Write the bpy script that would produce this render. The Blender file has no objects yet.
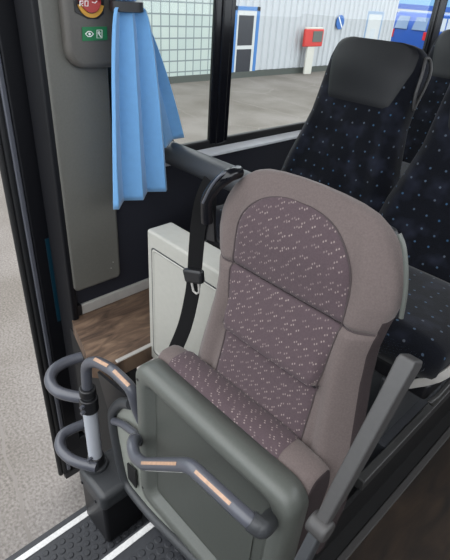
import bpy, bmesh, math, random
from mathutils import Vector, Matrix
random.seed(7)
R = math.radians
COL = bpy.context.scene.collection
H = 1.25                       # eye height above the aisle floor; coordinates below are measured from the eye

# ------------------------------------------------------------------ camera
F = 468.5
yaw, pitch, roll = R(44.5), R(31.6), R(4.34)
fw = Vector((-math.sin(yaw)*math.cos(pitch), math.cos(yaw)*math.cos(pitch), -math.sin(pitch)))
rr = fw.cross(Vector((0, 0, 1))).normalized()
uu = rr.cross(fw)
RX = rr*math.cos(roll) + uu*math.sin(roll)
UX = -rr*math.sin(roll) + uu*math.cos(roll)
cd = bpy.data.cameras.new('camera'); cam = bpy.data.objects.new('camera', cd); COL.objects.link(cam)
m = Matrix((RX, UX, -fw)).transposed().to_4x4(); m.translation = Vector((0, 0, H)); cam.matrix_world = m
cd.sensor_fit = 'VERTICAL'; cd.sensor_height = 24; cd.lens = 24*F/560
cd.clip_start = 0.02; cd.clip_end = 300
bpy.context.scene.camera = cam

def P(x, y, ax, v):            # a photo pixel met with the plane axis = v
    d = (x-225)*RX - (y-280)*UX + F*fw
    return d*(v/d[ax])

# ------------------------------------------------------------------ materials
MATS = {}
def srgb(c):
    return tuple(((v/255/12.92) if v/255 < .04045 else ((v/255+.055)/1.055)**2.4) for v in c) + (1,)
def mat(name, rgb, rough=.5, metal=0, noise=0, nscale=40, bump=0, spec=.5, sheen=0):
    m = bpy.data.materials.new(name); m.use_nodes = True
    nt = m.node_tree; b = nt.nodes['Principled BSDF']
    c = srgb(rgb)
    b.inputs['Base Color'].default_value = c; b.inputs['Roughness'].default_value = rough
    b.inputs['Metallic'].default_value = metal; b.inputs['Specular IOR Level'].default_value = spec
    if sheen: b.inputs['Sheen Weight'].default_value = sheen
    if noise or bump:
        tc = nt.nodes.new('ShaderNodeTexCoord'); n = nt.nodes.new('ShaderNodeTexNoise')
        n.inputs['Scale'].default_value = nscale; n.inputs['Detail'].default_value = 5
        nt.links.new(tc.outputs['Object'], n.inputs['Vector'])
        if noise:
            r = nt.nodes.new('ShaderNodeValToRGB')
            r.color_ramp.elements[0].position = .3; r.color_ramp.elements[1].position = .7
            r.color_ramp.elements[0].color = tuple(max(0, v*(1-noise)) for v in c[:3])+(1,)
            r.color_ramp.elements[1].color = tuple(min(1, v*(1+noise)) for v in c[:3])+(1,)
            nt.links.new(n.outputs['Fac'], r.inputs['Fac']); nt.links.new(r.outputs['Color'], b.inputs['Base Color'])
        if bump:
            bp = nt.nodes.new('ShaderNodeBump'); bp.inputs['Strength'].default_value = bump; bp.inputs['Distance'].default_value = .002
            nt.links.new(n.outputs['Fac'], bp.inputs['Height']); nt.links.new(bp.outputs['Normal'], b.inputs['Normal'])
    MATS[name] = m
    return m

def dots(name, base, dot, dot2, scale, size, rand, stretch=(1, 1, 1), noise=.25, rough=.9, big=None, sheen=.2, pair=None):
    """woven cloth with small flecks"""
    m = mat(name, base, rough, noise=noise, nscale=300, bump=.25, spec=.12, sheen=sheen*.5)
    nt = m.node_tree; b = nt.nodes['Principled BSDF']; src = b.inputs['Base Color'].links[0].from_socket
    tc = nt.nodes.new('ShaderNodeTexCoord'); mp = nt.nodes.new('ShaderNodeMapping')
    mp.inputs['Scale'].default_value = stretch
    nt.links.new(tc.outputs['UV'], mp.inputs['Vector'])
    v = nt.nodes.new('ShaderNodeTexVoronoi'); v.inputs['Scale'].default_value = scale; v.inputs['Randomness'].default_value = rand
    v.voronoi_dimensions = '2D'
    nt.links.new(mp.outputs['Vector'], v.inputs['Vector'])
    lt = nt.nodes.new('ShaderNodeMath'); lt.operation = 'LESS_THAN'; lt.inputs[1].default_value = size
    dist = v.outputs['Distance']
    if pair:
        sh = nt.nodes.new('ShaderNodeVectorMath'); sh.inputs[1].default_value = pair; nt.links.new(mp.outputs['Vector'], sh.inputs[0])
        v2 = nt.nodes.new('ShaderNodeTexVoronoi'); v2.voronoi_dimensions = '2D'; v2.inputs['Scale'].default_value = scale; v2.inputs['Randomness'].default_value = rand
        nt.links.new(sh.outputs[0], v2.inputs['Vector'])
        mn = nt.nodes.new('ShaderNodeMath'); mn.operation = 'MINIMUM'; nt.links.new(dist, mn.inputs[0]); nt.links.new(v2.outputs['Distance'], mn.inputs[1]); dist = mn.outputs[0]
    nt.links.new(dist, lt.inputs[0])
    s2 = nt.nodes.new('ShaderNodeSeparateColor'); nt.links.new(v.outputs['Color'], s2.inputs[0])
    mixd = nt.nodes.new('ShaderNodeMix'); mixd.data_type = 'RGBA'
    mixd.inputs[6].default_value = srgb(dot); mixd.inputs[7].default_value = srgb(dot2)
    nt.links.new(s2.outputs[0], mixd.inputs[0])
    out = src
    if big:
        n = nt.nodes.new('ShaderNodeTexNoise'); n.inputs['Scale'].default_value = 14; nt.links.new(tc.outputs['Object'], n.inputs['Vector'])
        rp = nt.nodes.new('ShaderNodeValToRGB'); rp.color_ramp.elements[0].position = .5; rp.color_ramp.elements[1].position = .75
        nt.links.new(n.outputs['Fac'], rp.inputs['Fac'])
        mb = nt.nodes.new('ShaderNodeMix'); mb.data_type = 'RGBA'; mb.inputs[7].default_value = srgb(big)
        nt.links.new(rp.outputs['Color'], mb.inputs[0]); nt.links.new(src, mb.inputs[6]); out = mb.outputs[2]
    mx = nt.nodes.new('ShaderNodeMix'); mx.data_type = 'RGBA'
    nt.links.new(lt.outputs[0], mx.inputs[0]); nt.links.new(out, mx.inputs[6]); nt.links.new(mixd.outputs[2], mx.inputs[7])
    nt.links.new(mx.outputs[2], b.inputs['Base Color'])
    return m

def glass(name, tint=(1, 1, 1), refl=.06):
    m = bpy.data.materials.new(name); m.use_nodes = True; nt = m.node_tree; nt.nodes.clear()
    o = nt.nodes.new('ShaderNodeOutputMaterial'); t = nt.nodes.new('ShaderNodeBsdfTransparent'); g = nt.nodes.new('ShaderNodeBsdfGlossy')
    g.inputs['Roughness'].default_value = .02; t.inputs['Color'].default_value = tint+(1,)
    mx = nt.nodes.new('ShaderNodeMixShader'); lw = nt.nodes.new('ShaderNodeFresnel'); lw.inputs['IOR'].default_value = 1.35
    nt.links.new(lw.outputs[0], mx.inputs[0]); nt.links.new(t.outputs[0], mx.inputs[1]); nt.links.new(g.outputs[0], mx.inputs[2])
    nt.links.new(mx.outputs[0], o.inputs[0]); MATS[name] = m
    return m

def wood(name, c1, c2, c3, scale):
    m = mat(name, c1, .55); nt = m.node_tree; b = nt.nodes['Principled BSDF']
    tc = nt.nodes.new('ShaderNodeTexCoord'); mp = nt.nodes.new('ShaderNodeMapping'); mp.inputs['Scale'].default_value = scale
    n = nt.nodes.new('ShaderNodeTexNoise'); n.inputs['Scale'].default_value = 3; n.inputs['Detail'].default_value = 8; n.inputs['Distortion'].default_value = 1.2
    r = nt.nodes.new('ShaderNodeValToRGB'); e = r.color_ramp.elements
    e[0].position = .3; e[0].color = srgb(c1); e[1].position = .72; e[1].color = srgb(c3); k = e.new(.5); k.color = srgb(c2)
    nt.links.new(tc.outputs['Object'], mp.inputs[0]); nt.links.new(mp.outputs[0], n.inputs[0]); nt.links.new(n.outputs[0], r.inputs[0]); nt.links.new(r.outputs[0], b.inputs['Base Color'])
    return m

mat('plush', (98, 88, 86), .95, noise=.10, nscale=320, bump=.3, spec=.12, sheen=.15)
mat('piping', (66, 57, 58), .9)
mat('fold_shade', (34, 28, 31), .95)  # shade colour for the line under the backrest fold
mat('plush_shaded', (58, 51, 52), .95, noise=.1, nscale=300, bump=.3, spec=.1)  # darker plush copy, shade painted on the right-hand seat sides
dots('plush_flecked', (79, 67, 71), (140, 127, 123), (108, 96, 96), 74, .10, .75, (1, .72, 1), .08, pair=(.0042, .0022, 0))
dots('navy_cloth', (12, 14, 21), (48, 78, 106), (80, 84, 92), 21, .075, .25, (1, 1, 1), .3, big=(33, 36, 48))
mat('leather', (15, 16, 20), .5, bump=.08, nscale=150, spec=.35)
mat('shell_grey', (86, 89, 85), .42, noise=.05, nscale=200, bump=.06)
mat('recess_grey', (74, 77, 73), .45, noise=.06, nscale=160, bump=.06)
mat('panel_grey', (95, 94, 89), .5, noise=.05, nscale=160, bump=.05)
mat('housing_grey', (84, 81, 77), .45, noise=.05, nscale=160, bump=.05)
mat('light_grey', (168, 167, 160), .5, noise=.03, nscale=60)
mat('pale_panel', (140, 143, 136), .5, noise=.04, nscale=60)
mat('tube_grey', (76, 78, 86), .32, noise=.04, nscale=200, spec=.6)
mat('dark_grey', (55, 57, 60), .45, noise=.05, nscale=120)
mat('arm_grey', (64, 63, 63), .5, noise=.05, nscale=120)
mat('sleeve', (176, 180, 188), .4)
mat('chrome', (170, 160, 150), .12, 1)
mat('glint_copper', (172, 138, 114), .3, noise=.15, nscale=120)  # warm reflections painted on the grey tubes
mat('strip_white', (215, 214, 210), .35)
mat('black_plastic', (24, 24, 27), .4, noise=.1, nscale=90)
mat('black_gloss', (14, 15, 20), .22)
mat('navy_wall', (23, 25, 36), .7, noise=.12, nscale=150, bump=.15)
mat('jamb_black', (6, 7, 13), .55, spec=.3)
mat('rubber', (15, 15, 17), .6)
mat('alu', (168, 165, 161), .4, .1, noise=.05, nscale=40)
mat('sill_silver', (206, 208, 212), .35)
mat('leaf_black', (15, 16, 19), .55, spec=.3)
mat('alu_dark', (72, 72, 72), .4, .4)
mat('tread', (44, 46, 51), .55, noise=.15, nscale=80)
mat('nosing', (205, 205, 205), .6, noise=.12, nscale=120)
mat('webbing', (10, 10, 12), .8, bump=.2, nscale=400, spec=.2)
mat('curtain_blue', (104, 156, 204), .8, noise=.03, nscale=60, sheen=.3)
mat('curtain_deep', (44, 92, 160), .8, noise=.05, nscale=40)
mat('red', (160, 44, 40), .4); mat('yellow', (198, 146, 52), .5); mat('green', (28, 112, 66), .5); mat('white', (232, 232, 230), .5)
mat('ceiling_cloth', (150, 150, 152), .9)
wood('plank_light', (58, 46, 39), (96, 77, 63), (128, 106, 88), (9, 2.2, 1))
wood('plank_dark', (23, 18, 14), (39, 30, 23), (54, 42, 32), (7, 1.6, 1))
# outside
mat('corrugated', (176, 179, 183), .6, noise=.03, nscale=3)
mat('van_blue', (28, 78, 162), .3); mat('sign_blue', (40, 92, 160), .5); mat('frame_blue', (60, 112, 170), .5)
mat('van_glass', (120, 140, 168), .1); mat('pane_dark', (52, 54, 60), .2); mat('pane_pale', (190, 196, 200), .2)
mat('plinth', (70, 74, 70), .8); mat('door_white', (186, 188, 188), .5); mat('fire_red', (186, 52, 46), .5)
mat('post_white', (188, 186, 178), .6); mat('shed_white', (170, 172, 172), .6); mat('shed_band', (112, 158, 196), .5)
mat('teal_gleam', (14, 46, 60), .35); mat('frame_pale', (128, 148, 172), .5); mat('tail_red', (200, 30, 40), .3)
glass('pane', (.93, .97, .96)); glass('leaf_pane', (.06, .17, .21))

def asphalt():
    m = mat('asphalt', (120, 116, 112), .95); nt = m.node_tree; b = nt.nodes['Principled BSDF']
    tc = nt.nodes.new('ShaderNodeTexCoord')
    n1 = nt.nodes.new('ShaderNodeTexNoise'); n1.inputs['Scale'].default_value = 70; n1.inputs['Detail'].default_value = 6
    n2 = nt.nodes.new('ShaderNodeTexNoise'); n2.inputs['Scale'].default_value = .8; n2.inputs['Detail'].default_value = 5
    nt.links.new(tc.outputs['Object'], n1.inputs[0]); nt.links.new(tc.outputs['Object'], n2.inputs[0])
    r1 = nt.nodes.new('ShaderNodeValToRGB'); e = r1.color_ramp.elements
    e[0].position = .3; e[0].color = srgb((100, 96, 92)); e[1].position = .7; e[1].color = srgb((138, 134, 130))
    r2 = nt.nodes.new('ShaderNodeValToRGB'); e = r2.color_ramp.elements
    e[0].position = .35; e[0].color = srgb((196, 191, 184)); e[1].position = .65; e[1].color = srgb((235, 232, 230))
    nt.links.new(n1.outputs[0], r1.inputs[0]); nt.links.new(n2.outputs[0], r2.inputs[0])
    mu = nt.nodes.new('ShaderNodeMix'); mu.data_type = 'RGBA'; mu.blend_type = 'MULTIPLY'; mu.inputs[0].default_value = 1
    nt.links.new(r1.outputs[0], mu.inputs[6]); nt.links.new(r2.outputs[0], mu.inputs[7])
    # a few cracks
    v = nt.nodes.new('ShaderNodeTexVoronoi'); v.feature = 'DISTANCE_TO_EDGE'; v.inputs['Scale'].default_value = .55
    dn = nt.nodes.new('ShaderNodeTexNoise'); dn.inputs['Scale'].default_value = 3; dn.inputs['Detail'].default_value = 4
    ad = nt.nodes.new('ShaderNodeMix'); ad.data_type = 'RGBA'; ad.inputs[0].default_value = .12
    nt.links.new(tc.outputs['Object'], dn.inputs[0]); nt.links.new(tc.outputs['Object'], ad.inputs[6]); nt.links.new(dn.outputs['Color'], ad.inputs[7])
    nt.links.new(ad.outputs[2], v.inputs['Vector'])
    lt = nt.nodes.new('ShaderNodeMath'); lt.operation = 'LESS_THAN'; lt.inputs[1].default_value = .004
    nt.links.new(v.outputs['Distance'], lt.inputs[0])
    mc = nt.nodes.new('ShaderNodeMix'); mc.data_type = 'RGBA'; mc.inputs[7].default_value = srgb((118, 113, 109))
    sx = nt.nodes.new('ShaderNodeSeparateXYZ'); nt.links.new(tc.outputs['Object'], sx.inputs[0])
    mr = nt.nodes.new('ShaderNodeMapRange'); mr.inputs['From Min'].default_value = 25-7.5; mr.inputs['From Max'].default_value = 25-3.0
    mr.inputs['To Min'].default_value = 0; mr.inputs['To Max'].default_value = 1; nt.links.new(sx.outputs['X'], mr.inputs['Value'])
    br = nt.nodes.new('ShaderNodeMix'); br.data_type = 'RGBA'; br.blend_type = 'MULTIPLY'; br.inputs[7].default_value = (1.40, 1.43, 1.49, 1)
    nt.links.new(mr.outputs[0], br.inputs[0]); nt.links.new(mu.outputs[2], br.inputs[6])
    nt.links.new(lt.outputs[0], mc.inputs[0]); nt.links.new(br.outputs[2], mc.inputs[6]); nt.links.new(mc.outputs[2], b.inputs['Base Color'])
asphalt()

def gridmat():
    m = mat('glazing_grid', (164, 176, 170), .35); nt = m.node_tree; b = nt.nodes['Principled BSDF']
    tc = nt.nodes.new('ShaderNodeTexCoord'); br = nt.nodes.new('ShaderNodeTexBrick'); sp = nt.nodes.new('ShaderNodeSeparateXYZ'); cm = nt.nodes.new('ShaderNodeCombineXYZ')
    nt.links.new(tc.outputs['Object'], sp.inputs[0]); nt.links.new(sp.outputs['Y'], cm.inputs['X']); nt.links.new(sp.outputs['Z'], cm.inputs['Y']); nt.links.new(cm.outputs[0], br.inputs['Vector'])
    br.offset = 0; br.inputs['Scale'].default_value = 1; br.inputs['Brick Width'].default_value = .27; br.inputs['Row Height'].default_value = .27; br.inputs['Mortar Size'].default_value = .018
    br.inputs['Color1'].default_value = srgb((172, 182, 176)); br.inputs['Color2'].default_value = srgb((164, 176, 172)); br.inputs['Mortar'].default_value = srgb((112, 122, 124))
    nt.links.new(br.outputs['Color'], b.inputs['Base Color'])
gridmat()

# ------------------------------------------------------------------ mesh helpers
class MB:
    def __init__(s): s.v = []; s.f = []; s.uv = {}
    def add(s, vs, fs):
        o = len(s.v); s.v += [Vector(q) for q in vs]; s.f += [tuple(i+o for i in f) for f in fs]; return s
    def box(s, a, b):
        (x0, y0, z0), (x1, y1, z1) = a, b
        return s.add([(x0,y0,z0),(x1,y0,z0),(x1,y1,z0),(x0,y1,z0),(x0,y0,z1),(x1,y0,z1),(x1,y1,z1),(x0,y1,z1)],
                     [(0,3,2,1),(4,5,6,7),(0,1,5,4),(1,2,6,5),(2,3,7,6),(3,0,4,7)])
    def hexa(s, lo, hi):       # two quads joined
        return s.add(list(lo)+list(hi), [(0,3,2,1),(4,5,6,7),(0,1,5,4),(1,2,6,5),(2,3,7,6),(3,0,4,7)])
    def loft(s, rings, cap=True, closed=True, mid=None):
        n = len(rings[0]); f0 = len(s.f)
        if mid is not None:    # cloth coordinates in metres, measured along the surface
            U = []; V = [0.0]
            for r_ in rings:
                a = [0.0]
                for j in range(n): a.append(a[-1]+(r_[(j+1) % n]-r_[j]).length)
                U.append([q-a[mid] for q in a])
            for i in range(len(rings)-1): V.append(V[-1]+(rings[i+1][mid]-rings[i][mid]).length)
            c = f0
            for i in range(len(rings)-1):
                for j in range(n if closed else n-1):
                    s.uv[c] = ((U[i][j],V[i]),(U[i][j+1],V[i]),(U[i+1][j+1],V[i+1]),(U[i+1][j],V[i+1])); c += 1
        vs = [q for r in rings for q in r]; fs = []
        for i in range(len(rings)-1):
            for j in range(n if closed else n-1):
                k = (j+1) % n
                fs.append((i*n+j, i*n+k, (i+1)*n+k, (i+1)*n+j))
        if cap:
            fs.append(tuple(range(n))[::-1]); fs.append(tuple((len(rings)-1)*n+j for j in range(n)))
        return s.add(vs, fs)
    def tube(s, pts, r, n=14, smooth=True, cap=True):
        pts = [Vector(p) for p in pts]
        if smooth and len(pts) > 2: pts = spline(pts)
        rs = r if isinstance(r, list) else [r]*len(pts)
        rings = []; t0 = (pts[1]-pts[0]).normalized()
        nrm = t0.orthogonal().normalized()
        for i, p in enumerate(pts):
            t = (pts[min(i+1, len(pts)-1)]-pts[max(i-1, 0)]).normalized()
            nrm = (nrm - t*nrm.dot(t)).normalized(); bn = t.cross(nrm)
            rings.append([p + (nrm*math.cos(2*math.pi*k/n) + bn*math.sin(2*math.pi*k/n))*rs[i] for k in range(n)])
        return s.loft(rings, cap)
    def prism(s, poly, d):     # polygon pulled along vector d
        d = Vector(d); a = [Vector(p) for p in poly]; return s.loft([a, [p+d for p in a]])
    def build(s, name, mname, parent=None, bevel=0, smooth=True, segs=3, auto=True):
        me = bpy.data.meshes.new(name)
        off = Vector((0, 0, H)); o = parent
        while o is not None: off -= Vector(o.location); o = o.parent
        org = Vector((0, 0, 0))
        if parent is None:
            c = sum(s.v, Vector())/len(s.v); org = Vector((c.x, c.y, min(v.z for v in s.v)))
        me.from_pydata([v - org + (off if parent else Vector()) for v in s.v], [], s.f)
        if s.uv:
            ul = me.uv_layers.new(name='cloth')
            for p in me.polygons:
                if p.index in s.uv:
                    for li, q in zip(p.loop_indices, s.uv[p.index]): ul.data[li].uv = q
        bm = bmesh.new(); bm.from_mesh(me); bmesh.ops.remove_doubles(bm, verts=bm.verts, dist=1e-6)
        bmesh.ops.recalc_face_normals(bm, faces=bm.faces); bm.to_mesh(me); bm.free()
        ob = bpy.data.objects.new(name, me); COL.objects.link(ob)
        if parent: ob.parent = parent
        else: ob.location = org + Vector((0, 0, H))
        me.materials.append(MATS[mname])
        if bevel:
            bv = ob.modifiers.new('bevel', 'BEVEL'); bv.width = bevel; bv.segments = segs; bv.limit_method = 'ANGLE'; bv.angle_limit = R(35); bv.harden_normals = False
        if smooth:
            me.polygons.foreach_set('use_smooth', [True]*len(me.polygons))
            if auto:
                bm = bmesh.new(); bm.from_mesh(me)
                for e in bm.edges:
                    if len(e.link_faces) == 2 and e.calc_face_angle(0) > R(40): e.smooth = False
                bm.to_mesh(me); bm.free()
        return ob

def spline(pts, k=7):
    out = []
    for i in range(len(pts)-1):
        p0 = pts[max(i-1, 0)]; p1 = pts[i]; p2 = pts[i+1]; p3 = pts[min(i+2, len(pts)-1)]
        for j in range(k):
            t = j/k
            out.append(.5*((2*p1)+(p2-p0)*t+(2*p0-5*p1+4*p2-p3)*t*t+(3*p1-p0-3*p2+p3)*t**3))
    out.append(pts[-1]); return out
def rounded(pts, r=.03, k=5):  # straight runs with round bends
    pts = [Vector(p) for p in pts]; out = [pts[0]]
    for i in range(1, len(pts)-1):
        a = pts[i-1]-pts[i]; b = pts[i+1]-pts[i]; q = min(r, a.length*.45, b.length*.45)
        s = pts[i]+a.normalized()*q; e = pts[i]+b.normalized()*q
        for j in range(k+1):
            t = j/k; out.append((1-t)**2*s + 2*t*(1-t)*pts[i] + t*t*e)
    out.append(pts[-1]); return out
def lerp(tab, z):
    tab = sorted(tab)
    if z <= tab[0][0]: return tab[0][1]
    for (a, b), (c, d) in zip(tab, tab[1:]):
        if z <= c:
            t = (z-a)/(c-a); return b+(d-b)*t
    return tab[-1][1]
def rrect(x0, x1, z0, z1, r, n=6):   # rounded rectangle in x,z
    o = []
    for cx, cz, a0 in ((x1-r, z1-r, 0), (x0+r, z1-r, 90), (x0+r, z0+r, 180), (x1-r, z0+r, 270)):
        for k in range(n+1):
            a = R(a0+90*k/n); o.append((cx+r*math.cos(a), cz+r*math.sin(a)))
    return o

def thing(name, label, cat, loc, group=None):
    o = bpy.data.objects.new(name, None); COL.objects.link(o); o.empty_display_size = .1
    o.location = Vector(loc)+Vector((0, 0, H)); return tag(o, label, cat, group)
def tag(o, label, cat, group=None):
    o['label'] = label; o['category'] = cat
    if group: o['group'] = group
    return o
def struct(o): o['kind'] = 'structure'; return o

# ================================================================== THE SETTING
GZ = -2.20                      # ground outside
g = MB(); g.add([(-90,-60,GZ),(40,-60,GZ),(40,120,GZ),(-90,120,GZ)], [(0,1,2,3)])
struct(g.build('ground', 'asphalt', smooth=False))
WX = -1.40; PZ = -1.088; SZ = -.575
# bus floor
struct(MB().box((-.217, -1.3, -1.30), (.95, 8, -1.25)).build('floor', 'plank_dark', smooth=False))
struct(MB().box((-.72, .62, -1.30), (-.217, 8, -1.251)).build('floor_under_seats', 'rubber', smooth=False))
# raised platform under the passenger seats and the strip of it along the wall
pl = MB().prism([(-1.40,.615,PZ),(-1.374,.60,PZ),P(84,348,2,PZ),P(89,364,2,PZ),P(111,367,2,PZ),(-1.075,1.0,PZ),(-1.075,8,PZ),(-1.40,8,PZ)], (0,0,-.06)); struct(MB().box((-1.075, 1.0, -1.30), (-.285, 8, PZ)).build('floor_platform', 'tread', smooth=False))
struct(pl.build('floor_platform', 'plank_light', smooth=False))
struct(MB().box((-1.088, .606, PZ-.02), (-1.072, 1.0, PZ+.004)).build('trim_1', 'alu', bevel=.003))
struct(MB().box((-.287, .85, PZ-.035), (-.262, 8, PZ+.006)).build('trim_2', 'alu_dark', bevel=.004))
struct(MB().box((-.227, .62, -1.262), (-.207, 8, -1.246)).build('trim_3', 'arm_grey', bevel=.003))
struct(MB().box((-.272, .66, -1.25), (-.262, 8, PZ-.03)).build('wall_platform_riser', 'rubber', smooth=False))
# side wall with windows
w = MB()
w.box((-1.425, .605, -1.5), (WX, 8, -.52))
w.box((-1.47, .605, -.52), (WX, .83, .55)); w.box((-1.47, .605, .55), (WX, 8, .85))
struct(w.build('wall_right', 'navy_wall', smooth=False))
struct(MB().box((-1.49, .6045, -1.75), (-1.372, .63, .85)).build('trim_4', 'jamb_black', bevel=.006))
struct(MB().box((WX, .63, PZ), (WX+.014, 1.6, PZ+.045)).build('baseboard_right', 'alu', bevel=.004))
struct(MB().box((WX-.002, .626, PZ+.004), (WX+.018, .65, PZ+.05)).build('trim_5', 'black_plastic', bevel=.003))
sl = MB().prism([(WX, .83, SZ), (WX+.028, .83, SZ+.004), (WX+.028, .83, SZ+.014), (WX-.004, .83, SZ+.036)], (0, 7, 0))
struct(sl.build('trim_6', 'sill_silver', bevel=.002))
fr = MB().box((-1.42, .83, SZ+.03), (WX+.004, 8, -.512)); fr.box((-1.42, .83, .52), (WX+.004, 8, .56))
struct(fr.build('trim_7', 'rubber', bevel=.006))
for k, (y0, y1) in enumerate(((1.272, 1.372), (2.93, 3.06), (4.5, 4.62))):
    p = MB().box((-1.414, y0, -.53), (WX+.006, y1, .56)); p.box((-1.41, y0+.03, -.53), (WX+.014, y1-.026, .56))
    struct(p.build('trim_%d' % (8+k), 'black_gloss', bevel=.006))
for k, (y0, y1) in enumerate(((.83, 1.28), (1.365, 2.94), (3.05, 4.51), (4.61, 8))):
    struct(MB().add([(-1.416,y0,-.53),(-1.416,y1,-.53),(-1.416,y1,.55),(-1.416,y0,.55)], [(0,1,2,3)]).build('window_%d' % (k+1), 'pane', smooth=False))
# the rest of the coach shell (driver's side, roof, tail)
struct(MB().box((.97, -1.6, -1.3), (1.05, 8, -.2)).build('wall_left', 'navy_wall', smooth=False))  # out of view; raised past sill height to keep light off the seat
struct(MB().box((-1.47, .2, .85), (1.05, 8, .9)).build('ceiling', 'ceiling_cloth', smooth=False))
struct(MB().box((-1.2, -1.7, -1.9), (1.05, -1.6, -.45)).build('wall_front', 'navy_wall', smooth=False))  # unseen dash wall, added to cut light coming from the front
struct(MB().box((-1.47, 8, -1.5), (1.05, 8.06, .9)).build('wall_rear', 'navy_wall', smooth=False))
# entrance steps
LZ, UZ = -1.71, -1.48
def step(name, x0, x1, y0, y1, z, cols):
    s = MB().box((x0, y0, z-.06), (x1, y1, z))
    r = .0125; pitch_ = .031
    ny = int((y1-y0-.02)/pitch_)
    for i in range(cols):
        for j in range(ny):
            cx = x0+.055+pitch_*(i+.5); cy = y0+.02+pitch_*(j+(.5 if i % 2 else 0))
            if cx+r > x1-.005 or cy+r > y1: continue
            a = [(cx+r*math.cos(k*math.pi/5), cy+r*math.sin(k*math.pi/5), z) for k in range(10)]
            b = [(cx+r*.75*math.cos(k*math.pi/5), cy+r*.75*math.sin(k*math.pi/5), z+.003) for k in range(10)]
            s.loft([a, b])
    return struct(s.build(name, 'tread', smooth=False))
step('floor_step', -1.075, -.74, -.5, .60, LZ, 9)
step('floor_step', -.75, -.215, -.5, .62, UZ, 14)
struct(MB().box((-1.052, -.5, LZ), (-1.03, .43, LZ+.003)).build('trim_11', 'nosing', smooth=False))
struct(MB().box((-.742, -.5, UZ), (-.722, .50, UZ+.003)).build('trim_12', 'nosing', smooth=False))
struct(MB().box((-.745, -.5, LZ), (-.735, .60, UZ-.055)).build('wall_step_riser', 'dark_grey', smooth=False))
struct(MB().box((-1.07, -.5, -1.95), (-1.05, .6, LZ-.05)).build('wall_step_skirt', 'rubber', smooth=False))
struct(MB().box((-.27, -.5, UZ), (-.222, .62, -1.25)).build('wall_aisle_riser', 'rubber', smooth=False))
struct(MB().box((-1.40, .60, -1.75), (-.74, .62, PZ-.05)).build('wall_stairwell', 'rubber', smooth=False))

# open door leaf, swung out along the coach side
dl = struct(thing('door_1', 'open coach door leaf seen edge-on at the left of the doorway', 'door', (-1.55, .9, -2.1)))
lf = MB()
lf.box((-1.575, .523, -2.10), (-1.525, .565, .5)); lf.box((-1.575, .565, -2.10), (-1.525, .96, -1.9)); lf.box((-1.575, .92, -1.9), (-1.525, .96, .5))
lf.build('leaf_frame', 'leaf_black', dl, bevel=.01)
MB().box((-1.528, .54, -2.06), (-1.514, .556, .5)).build('edge_strip', 'tube_grey', dl, bevel=.004)
MB().box((-1.535, .557, -1.95), (-1.512, .622, .5)).build('inner_profile', 'jamb_black', dl, bevel=.006)
MB().box((-1.552, .565, -1.9), (-1.548, .93, .5)).build('pane', 'leaf_pane', dl, smooth=False)
MB().box((-1.513, .600, -1.17), (-1.510, .624, -.80)).build('pane_gleam', 'teal_gleam', dl, smooth=False)  # strip painted as the teal gleam of light on the leaf glass
MB().tube([(-1.55, .517, -2.1), (-1.55, .517, .5)], .012).build('seal', 'rubber', dl)
MB().box((-1.56, .53, -2.14), (-1.53, .62, -2.09)).build('foot_bracket', 'black_plastic', dl, bevel=.006)

# ================================================================== GUIDE SEAT
S = .92
seat = thing('guide_seat', 'grey mauve plush fold-up guide seat with flipped-up cushion and black belt', 'seat', (-.44, .56, UZ))
def surf(rows, n=44, bump=None, e=4.0, back=True):
    """rows: (z, cx, front_y, hw, tf, tb): returns closed upholstery body"""
    mb = MB(); rings = []
    for (z, cx, fy, hw, tf, tb) in rows:
        ring = []
        for k in range(n):
            u = -math.cos(math.pi*k/(n-1))
            d = (max(0, 1-abs(u)**e))**(1/e)
            y = fy+tf-tf*d
            if bump: y -= bump(z, u)*d
            ring.append(Vector((cx+hw*u, y, z)))
        for k in range(n//2):
            u = math.cos(math.pi*(k+.5)/(n//2)); d = (max(0, 1-abs(u)**e))**(1/e)
            ring.append(Vector((cx+hw*u, fy+tf+tb*d, z)))
        rings.append(ring)
    return mb.loft(rings, mid=n//2)
def patch(rowf, zs, lim, off, n=26, bump=None, e=4.0):
    """a cloth panel lying on the front of a surf body; lim(z) -> (u0,u1)"""
    mb = MB(); g = []
    def pt(z, u):
        z_, cx, fy, hw, tf, tb = rowf(z)
        d = (max(0, 1-abs(u)**e))**(1/e); y = fy+tf-tf*d
        if bump: y -= bump(z, u)*d
        return Vector((cx+hw*u, y, z))
    for z in zs:
        u0, u1 = lim(z); r = []
        for k in range(n):
            u = u0+(u1-u0)*k/(n-1); p = pt(z, u)
            du = pt(z, min(u+.02, .999))-pt(z, max(u-.02, -.999)); dz = pt(z+.003, u)-pt(z-.003, u)
            nn = du.cross(dz)
            nn = nn.normalized() if nn.length > 1e-9 else Vector((0, -1, 0))
            if nn.y > 0 and abs(nn.y) > .3: nn = -nn
            edge = 0 if k in (0, n-1) or z in (zs[0], zs[-1]) else off
            r.append(p+nn*edge)
        g.append(r)
    return mb.loft(g, cap=False, closed=False, mid=n//2)

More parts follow.
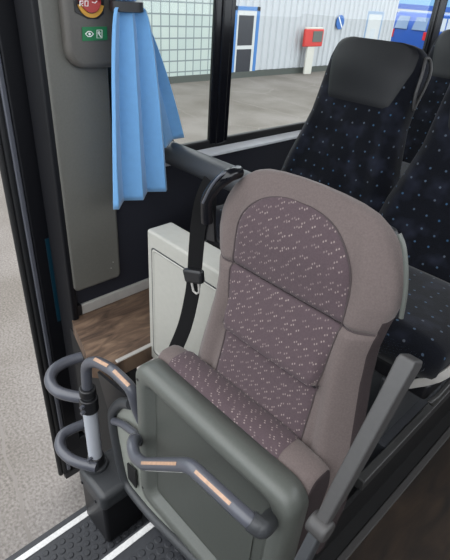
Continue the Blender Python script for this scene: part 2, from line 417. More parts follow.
HW = [(-.301,.04),(-.304,.08),(-.310,.118),(-.320,.147),(-.336,.172),(-.358,.193),(-.388,.211),(-.42,.222),(-.46,.224),(-.51,.213),(-.56,.205),(-.62,.208),(-.70,.22),(-.78,.232),(-.86,.24),(-.95,.243),(-1.06,.238)]
CX = [(-1.06,-.464),(-.85,-.468),(-.6,-.478),(-.4,-.495),(-.27,-.505)]
TF = [(-1.06,.03),(-.98,.05),(-.40,.05),(-.365,.046),(-.34,.036),(-.32,.025),(-.308,.014),(-.301,.005)]
def growf(z):
    zz = z/S
    tf = lerp(TF, zz)
    return (z, lerp(CX, zz)*S, (.70+.16*(zz+.27)+(.05-tf if zz > -.5 else 0)*.7)*S, lerp(HW, zz)*S, tf*S, lerp([(-1.06,.03),(-.36,.028),(-.32,.02),(-.301,.006)], zz)*S)
def gbump(z, u):
    zz = z/S; b = 0
    b += .024*math.exp(-((abs(u)-.80)/.13)**2)*lerp([(-1.05,1),(-.6,.9),(-.45,.5),(-.36,.2),(-.28,0)], zz)
    b -= .009*math.exp(-((zz+.515)/.007)**2)
    if abs(u) < .62: b -= .010*math.exp(-((zz+.665)/.008)**2)
    if abs(u) < .66:
        f = 1 if abs(u) < .6 else (.66-abs(u))/.06
        if zz > -.652: b += f*.020*max(0, min(1, (-.53-zz)/.11))
        else: b += f*(.003+.010*min(1, (-.70-zz)/.1) if zz < -.70 else .003)
        if zz < -.652: b += 0
        b += f*.010*math.exp(-((zz+.42)/.06)**2)
    return b
zs = sorted(set([round(-1.06+i*.007, 4) for i in range(110)]+[-.301,-.3025,-.304,-.307,-.310,-.315,-.320,-.328,-.651,-.6525,-.656,-.66,-.67,-.515,-.509,-.521,-.505,-.525]))
zs = [z*S for z in zs if z <= -.301]
back = surf([growf(z) for z in zs], n=90, bump=gbump).build('backrest', 'plush', seat, auto=False)
def shade_side(o, test):  # puts shade into the colour of the chosen side faces
    o.data.materials.append(MATS['plush_shaded'])
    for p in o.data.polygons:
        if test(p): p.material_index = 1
shade_side(back, lambda p: 83 <= p.index % 135 <= 102 and p.index < 135*(len(zs)-34))
# flecked insert panels
def arch(z):
    zz = z/S; t = max(0, min(1, (zz+.515)/(.515-.336)))
    w_ = .147*(max(0, 1-t**3.6))**(1/2.4)
    hw = lerp(HW, zz); off = .004
    return ((off-w_)/hw, (off+w_)/hw)
zu = [(-.514+(.514-.3365)*math.sin(math.pi/2*i/34))*S for i in range(35)]
patch(growf, zu, arch, .005, bump=gbump).build('upper_insert', 'plush_flecked', back, auto=False)
def mid(z):
    zz = z/S; w_ = lerp([(-1.02,.13),(-.9,.137),(-.75,.132),(-.68,.131),(-.6,.137),(-.52,.147)], zz); hw = lerp(HW, zz)
    return ((.001-w_)/hw, (.001+w_)/hw)
zm = [(-1.0+i*.0065)*S for i in range(76)]+[-.651*S, -.6525*S, -.656*S]; zm = sorted(z for z in zm if z < -.518*S)+[-.517*S]
patch(growf, zm, mid, .005, bump=gbump).build('lower_insert', 'plush_flecked', back, auto=False)
# seams on the bolsters
def onback(z, u, o=.001):
    z_, cx, fy, hw, tf, tb = growf(z); d = (1-abs(u)**4)**.25
    return Vector((cx+hw*u, fy+tf-tf*d-gbump(z, u)*d-o, z))
sm = MB()
sm.tube([onback(-.515*S, -.97+1.94*i/40) for i in range(41)], .0016, 6, smooth=False)
ar = [(arch(z)[0], z) for z in zu]+[(arch(z)[1], z) for z in reversed(zu)]
sm.tube([onback(z, u) for u, z in ar], .0018, 6, smooth=False)
for q in (0, 1): sm.tube([onback(z, mid(z)[q]) for z in zm], .0016, 6, smooth=False)
sm.build('seam', 'piping', back)
MB().tube([onback((-.653-.012*max(0,abs(i/15-1)-.85)/.15)*S, -.60+1.20*i/30, .0065) for i in range(31)], .0045, 8, smooth=False).build('fold', 'fold_shade', back)  # dark tube drawn as the shadow line of the fold
# grey shell behind the upholstery, and side grip
def shrow(z):
    r = growf(z); return (z, r[1], r[2]+r[4]+.02*S, r[3]*.90, .012, .020)
surf([shrow(z*S) for z in [-1.05,-.9,-.7,-.5,-.44,-.40,-.38,-.36,-.35]]).build('back_shell', 'black_plastic', seat)
MB().tube([P(399,234,1,.655), P(404,248,1,.655), P(406,272,1,.655), P(405,295,1,.655), P(401,318,1,.655)], .004).build('side_grip', 'shell_grey', seat)

# flipped-up cushion and its plastic pan
X0, X1, Z0, Z1 = -.700, -.226, -1.215, -.722
YF = .432
def loopy(ins, y, r, x0=X0, x1=X1, z0=Z0, z1=Z1): return [Vector((x, y, z)) for x, z in rrect(x0+ins, x1-ins, z0+ins, z1-ins, r)]
pan = MB().loft([loopy(.002,YF+.055,.045), loopy(0,YF+.02,.046), loopy(.004,YF+.006,.044), loopy(.014,YF,.038), loopy(.034,YF,.03), loopy(.042,YF+.006,.028), loopy(.052,YF+.022,.024), loopy(.058,YF+.025,.02)])
pan_o = pan.build('seat_pan', 'shell_grey', seat, auto=False)
rc = MB().loft([loopy(.054,YF+.0235,.022), loopy(.06,YF+.022,.02)], cap=False); rc.prism([Vector(p) for p in loopy(.058,YF+.0225,.02)], (0,.004,0))
rc.box((-.315, YF+.019, Z0+.06), (-.309, YF+.025, Z1-.14))
rc.build('pan_recess', 'recess_grey', pan_o)
for (x, z) in ((X0+.02, Z1-.045), (X0+.022, Z0+.05), (X1-.02, Z0+.1)):
    scw = MB(); scw.loft([[Vector((x+.004*math.cos(a*math.pi/5), YF-.001, z+.004*math.sin(a*math.pi/5))) for a in range(10)], [Vector((x+.004*math.cos(a*math.pi/5), YF+.004, z+.004*math.sin(a*math.pi/5))) for a in range(10)]]); scw.build('screw', 'black_plastic', pan_o)
# cushion: lofted along x, its front edge now on top
cr = []
cx0, cx1 = X0+.012, X1-.006
N = 40
for i in range(N+1):
    x = cx0+(cx1-cx0)*(.5-.5*math.cos(math.pi*i/N)); t = (x-cx0)/(cx1-cx0)*2-1
    k = (max(0, 1-abs(t)**5))**(1/5)*.97+.03
    ring = []
    zc, yc = -.955, .523
    hz, hy = .243*(.9+.1*k), .050*(.55+.45*k)
    for a in range(36):
        c, s_ = math.cos(2*math.pi*a/36), math.sin(2*math.pi*a/36)
        ring.append(Vector((x, yc+hy*math.copysign(abs(c)**.55, c), zc+hz*math.copysign(abs(s_)**.45, s_))))
    cr.append(ring)
cu = MB().loft(cr).build('seat_cushion', 'plush', seat, auto=False); shade_side(cu, lambda p: p.normal.x > .8)
ins = []
for i in range(30):
    x = X0+.06+(X1-.085-X0-.06)*i/29
    r = []
    for a in range(4, 15):
        an = 2*math.pi*a/36; c, s_ = math.cos(an), math.sin(an)
        ed = 0 if a in (4, 14) or i in (0, 29) else .003
        r.append(Vector((x, .523+(.050+ed)*math.copysign(abs(c)**.55, c), -.955+(.243+ed)*math.copysign(abs(s_)**.45, s_))))
    ins.append(r)
MB().loft(ins, cap=False, closed=False, mid=5).build('cushion_insert', 'plush_flecked', cu, auto=False)

# bent grab handle on the pan
yh = .375
hp = [P(141,437,1,YF+.015), P(132,441,1,yh+.025), P(134,456,1,yh+.004), P(144,464,1,yh), P(190,465,1,yh), P(246,517,1,yh), P(262,529,1,yh+.012), P(272,518,1,YF+.01)]
hr = rounded(hp, .022)
hd = MB().tube(hr, .0145, 16, smooth=False).build('grab_handle', 'tube_grey', pan_o)
def strip_on(a, b, up, w_, mname, r=.0150, nm='glint_strip'):
    a, b = Vector(a), Vector(b); t = (b-a).normalized(); up = Vector(up); up = (up-t*up.dot(t)).normalized(); sd = t.cross(up)
    rows = [[p+(up*math.cos(q)+sd*math.sin(q))*r for q in [(-w_+2*w_*k/6) for k in range(7)]] for p in (a, b)]
    o = MB().loft(rows, cap=False, closed=False).build(nm, mname, pan_o if nm == 'glint_strip' else None); return o
a, b = P(146,464,1,yh), P(190,465,1,yh); c_ = P(246,517,1,yh)
for (p, q, s0, s1) in ((a, b, .03, .86), (b, c_, .17, .80)):
    strip_on(p.lerp(q, s0), p.lerp(q, s1), (.15, -.55, .8), .22, 'glint_copper')  # warm reflection painted along the handle tube
    strip_on(p.lerp(q, s0+.03), p.lerp(q, s1+.06), (.1, -.8, -.62), .09, 'strip_white')
MB().tube([hr[-1], hr[-3], hr[-6], hr[-9]], .0175, 16).build('handle_end', 'dark_grey', pan_o)
MB().tube([P(143,437,1,YF+.02), P(135,440,1,YF-.014)], .019, 16).build('handle_boss', 'dark_grey', pan_o)

# arm rest swung up beside the backrest, pivot hub, pedestal
ax = -.178
top, hub = P(412,357,0,ax), P(320,526,0,ax)
ft = P(300,566,0,ax)
def armring(p, w_, th, t):
    nrm = Vector((0, t.z, -t.y)).normalized()
    return [p+nrm*w_+Vector((th,0,0)), p-nrm*w_+Vector((th,0,0)), p-nrm*w_-Vector((th,0,0)), p+nrm*w_-Vector((th,0,0))]
tv = (top-hub).normalized()
am = MB().loft([armring(hub.lerp(top, s_), w_, th, tv) for s_, w_, th in ((-.03,.011,.010),(.12,.012,.011),(.25,.016,.012),(.8,.020,.013),(.97,.023,.014),(1.0,.021,.012))])
am.build('armrest', 'arm_grey', seat, bevel=.003)
hb = MB().tube([hub-Vector((.018,0,0)), hub+Vector((.018,0,0))], .019, 20).build('pivot_hub', 'arm_grey', seat, bevel=.005)
MB().loft([armring(q, w_, .010, (ft-hub).normalized()) for q, w_ in ((hub,.012),(ft,.016),(ft+(ft-hub)*2.5,.018))]).build('pivot_arm', 'dark_grey', seat, bevel=.004)
sk = MB().box((-.62, .535, UZ), (-.26, .615, -1.0)); sk.build('pedestal', 'black_plastic', seat, bevel=.01)
hg = MB().tube([(-.66, .545, -1.0), (-.22, .545, -1.0)], .02).build('hinge_bar', 'dark_grey', seat)

# seat belt: shoulder guide, webbing, buckle with tongue
yb = .632
gp = [P(238,172,1,.66), P(228,176,1,yb-.01), P(215,187,1,yb-.016), P(207,202,1,yb-.016), P(207,222,1,yb-.012), P(209,240,1,yb)]
bg = MB()
def ribbon(pts, w_, th, side):
    pts = spline([Vector(p) for p in pts]); rings = []
    for i, p in enumerate(pts):
        t = (pts[min(i+1, len(pts)-1)]-pts[max(i-1, 0)]).normalized(); sd = Vector(side[0]).lerp(Vector(side[1]), i/(len(pts)-1)); sd = (sd-t*sd.dot(t)).normalized(); n = t.cross(sd)
        rings.append([p+sd*w_+n*th, p-sd*w_+n*th, p-sd*w_-n*th, p+sd*w_-n*th])
    return MB().loft(rings)
MB().tube(gp[:5], .0135, 12).build('belt_guide', 'black_gloss', seat)
MB().tube([P(232,170,1,.635), P(221,175,1,yb-.028), P(211,187,1,yb-.032), P(203,203,1,yb-.03)], .003, 8).build('guide_rim', 'tube_grey', seat)
ribbon([P(211,190,1,yb+.012), P(210,215,1,yb+.012), P(211,240,1,yb+.012)], .014, .004, ((1,.1,0),(1,.1,0))).build('guide_back', 'black_plastic', seat)
wp = [P(212,182,1,yb), P(204,200,1,yb-.004), P(199,222,1,yb), P(196,250,1,yb), P(194,278,1,yb), P(191,300,1,yb-.006), P(184,328,1,yb-.018), P(172,356,1,yb-.04), P(160,380,1,yb-.06)]
web = ribbon(wp, .021, .0012, ((1,.25,0),(1,.1,0))).build('seat_belt', 'webbing', seat, bevel=0)
bc = P(194,276,1,yb-.008); t2 = (P(197,296,1,yb-.008)-bc).normalized(); sd = Vector((1,.2,.05)); sd = (sd-t2*sd.dot(t2)).normalized(); n2 = t2.cross(sd)
def obox(c, hx, hy, hz):
    q = lambda i, j, k: c+sd*i*hx+n2*j*hy+t2*k*hz
    return MB().hexa([q(-1,-1,-1),q(1,-1,-1),q(1,1,-1),q(-1,1,-1)], [q(-.9,-1,1),q(.9,-1,1),q(.9,1,1),q(-.9,1,1)])
bk = obox(bc, .029, .009, .017).build('belt_tongue', 'black_plastic', web, bevel=.006)
tg = MB()
pp = [bc+t2*.014-sd*.011, bc+t2*.040-sd*.009, bc+t2*.046, bc+t2*.040+sd*.009, bc+t2*.014+sd*.011]
tg.tube(pp, .0028, 8, smooth=False); tg.build('tongue_plate', 'alu', bk)

# ================================================================== THINGS AROUND THE DOORWAY
# partition panel beside the seat at the top step
YP = .505
part = thing('stair_partition', 'pale grey partition panel in a dark rounded frame behind the flipped seat pan', 'panel', (-.68, YP, UZ))
fp = [P(131,404,1,YP), P(121,402,1,YP), P(112,412,1,YP), P(114,430,1,YP), P(121,466,1,YP), P(126,484,1,YP), P(150,514,1,YP), P(192,556,1,YP), P(235,598,1,YP)]
MB().tube(rounded(fp, .06), .0165, 12, smooth=False).build('frame', 'dark_grey', part)
poly = [p.copy() for p in rounded(fp, .06)]
poly += [Vector((-.30, YP, poly[-1].z)), Vector((-.30, YP, -1.24)), Vector((-.712, YP, -1.24)), Vector((-.712, YP, poly[0].z-.02))]
MB().prism([p+Vector((0,.004,0)) for p in poly], (0,.008,0)).build('panel', 'pale_panel', part, smooth=False)
MB().tube([P(114,421,1,YP-.01), P(124,425,1,YP-.015), P(138,436,1,YP-.02)], .0115).build('cross_tube', 'tube_grey', part)
MB().prism([p+Vector((0,-.008,0)) for p in (P(129,462,1,YP), P(137,470,1,YP), P(138,487,1,YP), P(130,477,1,YP))], (0,.006,0)).build('slot', 'rubber', part)
# dark gusset between post and partition
gus = MB().prism([P(97,372,1,.53), P(128,398,1,.53), P(136,430,1,.53), P(124,470,1,.53), P(113,450,1,.53), P(108,410,1,.53)], (0,.01,0)).build('gusset_plate', 'black_plastic', None)
tag(gus, 'dark plate between the door post and the pale partition', 'plate')

# post box on the lower step, pivot post with swing arms
bx = thing('pivot_housing', 'black box on the lower step carrying the door post', 'box', (-.965, .49, LZ))
MB().box((-1.045, .412, LZ), (-.888, .56, -1.5)).build('body', 'black_plastic', bx, bevel=.012)
MB().box((-1.05, .406, -1.515), (-.882, .565, -1.435)).build('lid', 'dark_grey', bx, bevel=.02, segs=4)
for (x, z) in ((-1.02, -1.49), (-.93, -1.495)): MB().tube([(x, .412, z), (x, .402, z)], .005, 8).build('screw', 'black_gloss', bx)
post = thing('door_post', 'pivot post with pale sleeve and two curved arms beside the door', 'post', (-1.01, .465, -1.435))
px_, py_ = -1.012, .462
def at(px, z): q = P(px, 0, 2, z); return q
z_at = lambda y: P(92, y, 1, py_).z
def ring(z0, z1, r, nm, mt, bev=.004): return MB().tube([(px_, py_, z0), (px_, py_, z1)], r, 20).build(nm, mt, post, bevel=bev)
ring(-1.435, -1.075, .0185, 'pole', 'dark_grey', 0)
ring(-1.385, -1.16, .0235, 'sleeve', 'sleeve')
ring(-1.16, -1.105, .029, 'collar', 'black_plastic'); ring(-1.425, -1.38, .028, 'collar', 'black_plastic'); ring(-1.437, -1.42, .04, 'foot_flange', 'dark_grey')
ring(-1.095, -1.065, .026, 'cap', 'black_plastic')
for pts, zz in (([(90,398),(72,396),(57,391),(50,381),(54,370),(66,362),(82,357)], -1.115), ([(97,467),(80,463),(68,457),(60,447),(62,436),(70,430),(84,424)], -1.40)):
    MB().tube([P(x, y, 2, zz) for x, y in pts], .0185, 16).build('swing_arm', 'tube_grey', post)
for zz in (-1.13, -1.38):
    for k in (-.012, .012): MB().tube([(px_+.012, py_-.02, zz+k), (px_+.016, py_-.037, zz+k)], .006, 8).build('clamp_bolt', 'tube_grey', post)
rail = thing('grab_rail', 'bent grey hand rail curving from the door post to the partition', 'rail', (-.93, .49, -1.06))
rp = rounded([Vector((px_, py_, -1.062)), P(86,364,1,py_), P(96,361,1,.47), P(113,370,1,.475), P(132,389,1,.48), P(137,408,1,.49), P(142,420,1,.50)], .03)
MB().tube(rp, .0165, 16, smooth=False).build('tube', 'tube_grey', rail)
def rail_strip(p, q, s0, s1):
    p, q = Vector(p), Vector(q); t = (q-p).normalized(); a0, b0 = p.lerp(q, s0), p.lerp(q, s1); up = Vector((.1,-.45,.9)); up = (up-t*up.dot(t)).normalized(); sd = t.cross(up)
    MB().loft([[z+(up*math.cos(k)+sd*math.sin(k))*.0170 for k in (-.3,-.15,0,.15,.3)] for z in (a0, b0)], cap=False, closed=False).build('glint_strip', 'glint_copper', rail)  # warm highlight painted on the rail as a thin strip
rail_strip(P(96,361,1,.47), P(113,370,1,.475), .1, .9); rail_strip(P(113,370,1,.475), P(132,389,1,.48), .15, .95)

# grey light-coloured box behind the belt
gb = thing('equipment_box', 'light grey cabinet with chamfered top standing behind the guide seat', 'cabinet', (-.9, .81, -1.14))
gx0, gx1, gy0, gy1, gz0, gz1 = -1.083, -.74, .745, .84, -1.14, -.632
MB().box((gx0, gy0, gz0), (gx1, gy1, gz1)).build('body', 'light_grey', gb, bevel=.008)
def gl(i, y, r=.012): return [Vector((x, y, z)) for x, z in rrect(gx0+.028+i, gx1-.01-i, gz0+.04+i, gz1-.055-i, r)]
MB().loft([gl(0,gy0+.004), gl(0,gy0-.002), gl(.004,gy0-.003), gl(.008,gy0-.001), gl(.010,gy0+.002)]).build('door_panel', 'light_grey', gb, auto=False)
MB().loft([gl(-.004,gy0+.001), gl(-.004,gy0-.0016), gl(.001,gy0-.0016)], cap=False).build('door_gap', 'dark_grey', gb)

# cover panel on the pillar, with the emergency valve housing
pv = thing('pillar_cover', 'long grey cover panel on the pillar between doorway and blue curtain', 'panel', (-1.385, .715, -.965))
pc = [(.62,.85),(.62,-.95),(.635,-.968),(.805,-.968),(.817,-.955),(.817,.85)]
MB().prism([(-1.368, y, z) for y, z in pc], (-.034, 0, 0)).build('panel', 'panel_grey', pv, bevel=.01, segs=4)
hp_ = []
for k in range(9):
    a = R(180+90*k/8); hp_.append((.725+.052*math.cos(a), -.165+.052*math.sin(a)))
hp_ += [(.845, -.217), (.845, .85), (.673, .85)]
hs = MB().prism([(-1.333, y, z) for y, z in hp_], (-.04, 0, 0)).build('valve_housing', 'housing_grey', pv, bevel=.014, segs=5)
hx = -1.331
for (x, y) in ((111, 268), (113, 262)):
    q = P(x, y, 0, -1.367); MB().tube([q, q+Vector((.002,0,0))], .002, 8).build('screw', 'light_grey', pv)
def quad(px4, x, th=.002):
    return MB().prism([P(u, v, 0, x) for u, v in px4], (-th, 0, 0))
# round emergency valve in a dark recess
quad([(73,-8),(104,-8),(104,14),(98,19),(88,19),(75,12)], hx+.001).build('valve_recess', 'black_plastic', hs, bevel=.001)
def disc(pc_, r0, r1, x, nm, mt, a0=0, a1=360, th=.006, par=None):
    c = P(pc_[0], pc_[1], 0, x); n = 28; o = []; i_ = []
    for k in range(n+1):
        a = R(a0+(a1-a0)*k/n); o.append(c+Vector((0, r1*math.cos(a), r1*math.sin(a)))); i_.append(c+Vector((0, r0*math.cos(a), r0*math.sin(a))))
    mb = MB(); D = Vector((-th,0,0))
    mb.loft([[o[k], i_[k], i_[k]+D, o[k]+D] for k in range(n+1)])
    return mb.build(nm, mt, par or hs)
disc((91,1), .030, .040, hx+.006, 'warning_ring', 'yellow', 195, 345, .008)
disc((91,0), .001, .030, hx+.012, 'valve_knob', 'red', 0, 360, .014)
lt_ = MB()
def stroke(pts, x, r, mb): mb.tube([P(u, v, 0, x) for u, v in pts], r, 6, smooth=False)
for pts in ([(80,1),(80,6)],[(80,1),(83,1),(83,3.5),(80,3.5),(83,6)],[(85,1),(88,1),(88,6),(85,6),(85,1)],[(92,2),(95,3),(97,1)],[(86,-4),(95,-4)]): stroke(pts, hx+.0125, .0012, lt_)
lt_.build('valve_marking', 'white', hs)
# green emergency sticker with white pictograms
quad([(82,27),(107,26.5),(107.5,40),(82.5,41)], hx+.001, .001).build('exit_sticker', 'green', hs, smooth=False)
pg = MB()
stroke([(85.5,34),(88,31.5),(91,31.5),(93.5,34),(91,36.5),(88,36.5),(85.5,34)], hx+.002, .0012, pg)
q = P(89.5,34,0,hx+.002); pg.tube([q, q+Vector((.001,0,0))], .0035, 10)
stroke([(97,30),(97,38),(102,38),(102,30),(97,30)], hx+.002, .0009, pg)
stroke([(99,31),(99,34),(101,37)], hx+.002, .0014, pg); stroke([(98,33),(101,33)], hx+.002, .0010, pg)
pg.build('sticker_pictogram', 'white', hs)

# ------------------------------------------------------------------ curtains
def curtain(root, lobes, mname):
    for (name, top, bot, xt, xb, amp_t, amp_b, folds, zt, zb, ph, mid_) in lobes:
        mb = MB(); g = []
        NU, NV = 90, 28
        for j in range(NV+1):
            t = j/NV; rowp = []
            e = t**mid_
            for i in range(NU+1):
                s = i/NU
                y = top[0]+(top[1]-top[0])*s; yb_ = bot[0]+(bot[1]-bot[0])*s
                yy = y+(yb_-y)*e
                amp = amp_t+(amp_b-amp_t)*min(1, t*2)
                xx = xt+(xb-xt)*e+amp*(math.asin(math.sin(2*math.pi*folds*s+ph+.35*math.sin(3*t)))*.64)
                zz = zt+(zb[0]+(zb[1]-zb[0])*s-zt)*t
                rowp.append(Vector((xx, yy, zz)))
            g.append(rowp)
        mb.loft(g, cap=False, closed=False)
        ob = mb.build(name, mname, root, auto=False)
        so = ob.modifiers.new('solid', 'SOLIDIFY'); so.thickness = .002
ct = thing('window_curtain', 'bright blue pleated curtain gathered in a black strap beside the pillar', 'curtain', (-1.29, .86, -.64))
curtain(ct, [('front_pleats', (.815,.870), (.735,.955), -1.29, -1.265, .012, .022, 2.3, -.04, (-.628,-.605), .6, .36),
             ('rear_pleats', (.83,.885), (.85,1.09), -1.315, -1.335, .008, .018, 2.0, -.04, (-.51,-.46), .2, .75),
             ('gathered_top', (.78,.90), (.805,.872), -1.30, -1.295, .014, .011, 4.5, .28, (-.04,-.04), .4, 1)], 'curtain_blue')
st = MB().loft([[Vector((-1.295+(.034+d)*math.cos(a), .842+(.044+d)*math.sin(a), z)) for a in [2*math.pi*k/28 for k in range(28)]] for d, z in ((0,-.068),(.006,-.066),(.006,-.042),(0,-.04))])
st.build('tie_strap', 'black_plastic', ct)
ct2 = thing('window_curtain', 'deep blue curtain gathered far back at the second window pillar', 'curtain', (-1.35, 3.15, -.25))
curtain(ct2, [('pleats', (3.13,3.42), (3.13,3.38), -1.36, -1.36, .02, .02, 5.5, .4, (-.20,-.20), .3, 1)], 'curtain_deep')

# cross bar in front of the first row
bar = thing('guard_bar', 'thick dark grey crash bar running from the window wall behind the seat', 'bar', (-.9, 1.04, -.62))
MB().tube([(-1.40, 1.045, -.515), (-.735, 1.045, -.515)], .041, 24).build('tube', 'dark_grey', bar)
MB().tube([(-1.40, 1.045, -.515), (-1.385, 1.045, -.515)], .05, 24).build('wall_flange', 'black_plastic', bar)
MB().tube([(-.728, 1.045, -.515), (-.728, 1.045, PZ)], .013, 16).build('support_leg', 'dark_grey', bar)

# ------------------------------------------------------------------ passenger seats
CXA = -.975
def seat_part(o, name, mb, mt, **k): return mb.build(name, mt, o, **k)
NHW = [(-.112,.10),(-.117,.135),(-.126,.158),(-.145,.176),(-.19,.190),(-.30,.194),(-.38,.197),(-.46,.215),(-.56,.242),(-.66,.256),(-.75,.256),(-.84,.25)]
NTF = [(-.84,.05),(-.3,.055),(-.2,.055),(-.15,.045),(-.125,.028),(-.112,.008)]
def nrow(z):
    y = 1.655+.30*(z+.15)
    return (z, CXA, y, lerp(NHW, z), lerp(NTF, z), lerp([(-.84,.07),(-.2,.06),(-.14,.045),(-.112,.012)], z))
def nbump(z, u):
    b = .022*math.exp(-((abs(u)-.82)/.13)**2)*lerp([(-.8,1),(-.45,1),(-.33,.3),(-.28,0)], z)
    b += .012*math.exp(-((z+.2)/.07)**2)*(1-u*u)
    if z < -.335 and abs(u) < .7:
        b += .006*abs(math.sin((z+.335)/.10*math.pi))**.6*abs(math.cos(u*math.pi*1.9))**.4
    return b
def passenger(label, group):
    o = thing('passenger_seat', label, 'seat', (CXA, 1.45, PZ), group)
    zz = sorted(set([round(-.84+i*.0125, 4) for i in range(57)]+[-.112,-.114,-.117,-.121,-.126,-.135]))
    zz = [z for z in zz if z <= -.112]
    b = surf([nrow(z) for z in zz], bump=nbump).build('backrest', 'navy_cloth', o, auto=False)
    zl = [-.318+(.318-.1125)*math.sin(math.pi/2*i/26) for i in range(27)]
    patch(nrow, zl, lambda z: ((lambda w_: (-w_, w_))(lerp([(-.318,.62),(-.305,.68),(-.25,.78),(-.18,.90),(-.14,.95),(-.11,.97)], z))), .004, bump=nbump).build('headrest_cover', 'leather', b, auto=False)
    # padded cushion
    rows = []
    for i in range(21):
        t = i/20*2-1; y = 1.265+.205*t; k = (max(0, 1-abs(t)**5))**.2
        hx, hz = .232*(.86+.14*k), .07*(.4+.6*k)
        rows.append([Vector((CXA+hx*math.copysign(abs(math.cos(a))**.5, math.cos(a)), y, -.75-.02*t+hz*math.copysign(abs(math.sin(a))**.5, math.sin(a)))) for a in [2*math.pi*q/32 for q in range(32)]])
    MB().loft(rows, mid=8).build('cushion', 'navy_cloth', o, auto=False)
    MB().box((CXA-.22, 1.09, -.855), (CXA+.22, 1.47, -.80)).build('seat_frame', 'black_plastic', o, bevel=.012)
    for sx in (-1, 1):
        MB().prism([(CXA+sx*.228, 1.10, -.86), (CXA+sx*.228, 1.48, -.83), (CXA+sx*.228, 1.5, -.80), (CXA+sx*.228, 1.12, -.835), (CXA+sx*.228, 1.06, -.82)], (sx*.014, 0, 0)).build('side_trim', 'alu_dark', o, bevel=.004)
        MB().prism([(CXA+sx*.12-.02, 1.12, PZ), (CXA+sx*.12-.02, 1.36, PZ), (CXA+sx*.12-.02, 1.32, -.85), (CXA+sx*.12-.02, 1.08, -.85)], (.04, 0, 0)).build('leg', 'dark_grey', o, bevel=.006)
    ap = [Vector((CXA+q, 1.07+d_, z)) for q, d_, z in ((.155,.0,-.825),(.18,.004,-.81),(.23,.02,-.76),(.25,.05,-.72))]
    ribbon(ap, .011, .004, ((0,0,1),(-.6,0,.8))).build('front_trim', 'alu', o, bevel=.002)
    # grip on the aisle side of the headrest
    r = lambda z, dy: Vector((CXA+lerp(NHW, z)+.004, nrow(z)[2]+.065+dy, z))
    pts = [r(-.15,-.03), r(-.155,.0), r(-.19,.018), r(-.24,.018), r(-.285,.0), r(-.31,-.01), r(-.26,-.035), r(-.2,-.04), r(-.15,-.03)]
    MB().tube(pts, .0055, 8).build('side_grip', 'arm_grey', o)
    return o
def copy_tree(o, parent=None):
    c = o.copy(); COL.objects.link(c)
    if parent: c.parent = parent
    for ch in list(o.children): copy_tree(ch, c)
    return c
GRP = 'dark navy dotted passenger seats with leather headrests'
sA = passenger('navy dotted passenger seat next to the window, front row', GRP)
sB = copy_tree(sA); sB.location = sA.location+Vector((.522, -.10, 0)); sB['label'] = 'navy dotted aisle seat at the right edge, nearest of the passenger seats'
sC = copy_tree(sA); sC.location = sA.location+Vector((0.0, .84, .03)); sC['label'] = 'navy passenger seat of the second row, only its headrest showing behind'

# ================================================================== OUTSIDE
BX = -10.75
bld = thing('depot_building', 'long white corrugated depot building across the yard', 'building', (BX, 12, GZ))
ribs = []
y = 9.95
while y < 19.2:
    for dy, dx in ((0,0),(.10,0),(.135,.05),(.215,.05),(.25,0)): ribs.append((BX+dx, y+dy))
    y += .285
wl = MB(); wl.loft([[Vector((x, yy, z)) for x, yy in ribs] for z in (GZ+.18, 4)], cap=False, closed=False)
wl.box((BX-6, 9.9, GZ), (BX-.05, 19.22, 4.2)); wl.build('corrugated_wall', 'corrugated', bld, smooth=False)
MB().box((BX-.02, -12, GZ), (BX+.06, 19.25, GZ+.17)).build('plinth', 'plinth', bld, smooth=False)
MB().box((BX-.02, -12, GZ+.17), (BX+.03, 9.93, 3.5)).build('glazed_wall', 'glazing_grid', bld, smooth=False)
d = MB(); y0, y1, zt = 10.45, 11.50, -.33
d.box((BX, y0, GZ), (BX+.058, y0+.13, zt)); d.box((BX, y1-.13, GZ), (BX+.058, y1, zt)); d.box((BX, y0, zt-.1), (BX+.058, y1, zt))
dr = MB().box((BX, y0+.13, GZ+.02), (BX+.052, y1-.13, zt-.1)).build('entrance_door', 'door_white', bld)
d.build('door_frame', 'frame_blue', bld, smooth=False)
for za, zb in ((GZ+.15, -1.42), (-1.32, -.55)): MB().box((BX+.05, y0+.2, za), (BX+.056, y1-.24, zb)).build('door_pane', 'pane_dark', dr, smooth=False)
y0, y1, zt = 17.25, 18.35, -.28
MB().box((BX, y0, GZ), (BX+.055, y1, zt)).build('door_frame', 'frame_pale', bld, smooth=False)
MB().box((BX+.05, y0+.1, GZ), (BX+.058, y1-.1, zt-.1)).build('side_door', 'door_white', bld, smooth=False)
MB().box((BX+.0, y0+.38, -1.35), (BX+.060, y1-.4, -.85)).build('door_notice', 'pane_pale', bld, smooth=False)
def flatdisc(c, r, th, nm, mt, par):
    return MB().tube([c, c+Vector((th,0,0))], r, 28).build(nm, mt, par)
sg = thing('round_sign', 'round blue sign with a white diagonal line on the white wall', 'sign', (BX+.06, 15.55, -.92))
flatdisc(Vector((BX+.064, 15.55, -.66)), .22, .03, 'sign_face', 'sign_blue', sg)
MB().prism([(BX+.093, 15.39, -.51), (BX+.093, 15.43, -.49), (BX+.093, 15.71, -.81), (BX+.093, 15.67, -.83)], (.006,0,0)).build('diagonal_stripe', 'white', sg, smooth=False)
fb = thing('fire_hose_box', 'red fire hose box on a white post against the wall', 'box', (BX+.5, 14.0, GZ))
fx = BX+.35
def yat(px, py, x): return P(px, py, 0, x)
a, b = P(306.5,29,0,fx), P(322,46.5,0,fx)
MB().box((fx-.10, a.y, b.z), (fx, b.y, a.z)).build('cabinet', 'fire_red', fb, bevel=.03)
MB().box((fx-.002, a.y+.40*(b.y-a.y), b.z+.14), (fx+.012, b.y-.08, a.z-.06)).build('label_plate', 'shell_grey', fb, smooth=False)
c0 = (a.y+b.y)/2
MB().box((fx-.09, c0-.25, GZ), (fx-.02, c0+.13, b.z+.02)).build('post', 'post_white', fb, bevel=.02)
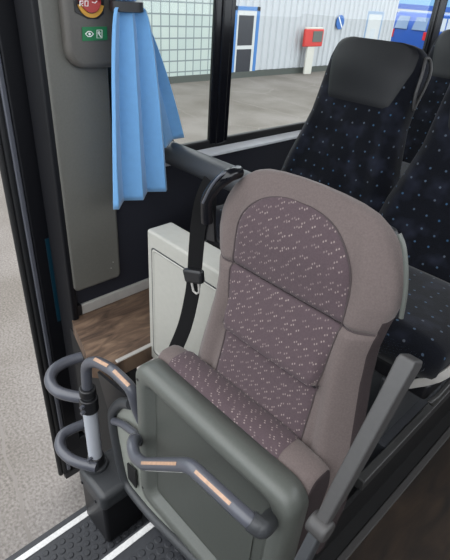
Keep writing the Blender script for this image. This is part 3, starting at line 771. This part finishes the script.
MB().box((fx-.09, a.y+.02, a.z-.01), (fx-.02, b.y-.04, a.z+.05)).build('lid', 'post_white', fb, bevel=.02)

# blue van parked beyond the corner of the depot
van = thing('parked_van', 'blue van parked beyond the corner of the white building', 'van', (-12.2, 24.6, GZ))
vx0, vx1, vy = -13.6, -11.55, 24.2
prof = [(0,.35),(0,1.0),(.12,1.55),(.45,1.93),(3.4,1.95),(4.3,1.15),(5.0,.95),(5.05,.35)]
vd = Vector((0,1,0))
MB().prism([(vx0, vy+p, GZ+q) for p, q in prof], (vx1-vx0, 0, 0)).build('body', 'van_blue', van, bevel=.08)
for q0, q1 in ((vx0+.22, vx0+.88), (vx0+1.14, vx1-.2)):
    MB().prism([(q0, vy+.03, GZ+1.18), (q1, vy+.03, GZ+1.18), (q1-.05, vy+.24, GZ+1.72), (q0+.05, vy+.24, GZ+1.72)], (0,-.05,.02)).build('rear_window', 'van_glass', van, smooth=False)
for p0, p1 in ((.55,1.55),(1.7,2.7)): MB().box((vx1-.01, vy+p0, GZ+1.2), (vx1+.015, vy+p1, GZ+1.75)).build('side_window', 'pane_pale', van, smooth=False)
for sx in (vx0+.08, vx1-.25): MB().box((sx, vy-.03, GZ+.8), (sx+.17, vy+.05, GZ+1.15)).build('tail_lamp', 'tail_red', van, bevel=.02)
for sx in (vx0+.1, vx1-.1):
    for yy in (.9, 4.1): MB().tube([(sx-.1, vy+yy, GZ+.33), (sx+.1, vy+yy, GZ+.33)], .33, 20).build('wheel', 'rubber', van)
# low white and blue hall far behind it
hall = thing('distant_hall', 'far low hall with white and blue bands behind the van', 'building', (-16, 44, GZ))
for z0, z1, mt, nm in ((GZ, -.55, 'van_blue', 'wall'), (-.55, -.30, 'shed_white', 'pale_band'), (-.30, .05, 'van_blue', 'blue_band'), (.05, .75, 'shed_band', 'light_band'), (.75, 3.2, 'shed_white', 'fascia')):
    MB().box((-46, 40, z0), (6, 41.5, z1)).build(nm, mt, hall, smooth=False)

# ================================================================== LIGHT
w = bpy.data.worlds.new('overcast'); bpy.context.scene.world = w; w.use_nodes = True
nt = w.node_tree; bg_ = nt.nodes['Background']
tc = nt.nodes.new('ShaderNodeTexCoord'); sp = nt.nodes.new('ShaderNodeSeparateXYZ'); rp_ = nt.nodes.new('ShaderNodeValToRGB')
nt.links.new(tc.outputs['Generated'], sp.inputs[0]); nt.links.new(sp.outputs['Z'], rp_.inputs[0]); nt.links.new(rp_.outputs[0], bg_.inputs['Color'])
rp_.color_ramp.elements[0].position = 0; rp_.color_ramp.elements[0].color = (.80, .86, .92, 1)
rp_.color_ramp.elements[1].position = 1; rp_.color_ramp.elements[1].color = (1, 1, 1, 1)
bg_.inputs['Strength'].default_value = 3.3
def area(name, loc, target, sx, sy, power, color=(1,1,1)):
    l = bpy.data.lights.new(name, 'AREA'); l.shape = 'RECTANGLE'; l.size = sx; l.size_y = sy; l.energy = power; l.color = color
    o = bpy.data.objects.new(name, l); COL.objects.link(o); o.location = Vector(loc)+Vector((0,0,H))
    o.rotation_euler = (Vector(target)-Vector(loc)).to_track_quat('-Z', 'Y').to_euler(); return o


sc = bpy.context.scene
sc.view_settings.view_transform = 'Standard'; sc.view_settings.look = 'None'; sc.view_settings.exposure = 0
sc.cycles.max_bounces = 6; sc.cycles.use_denoising = True
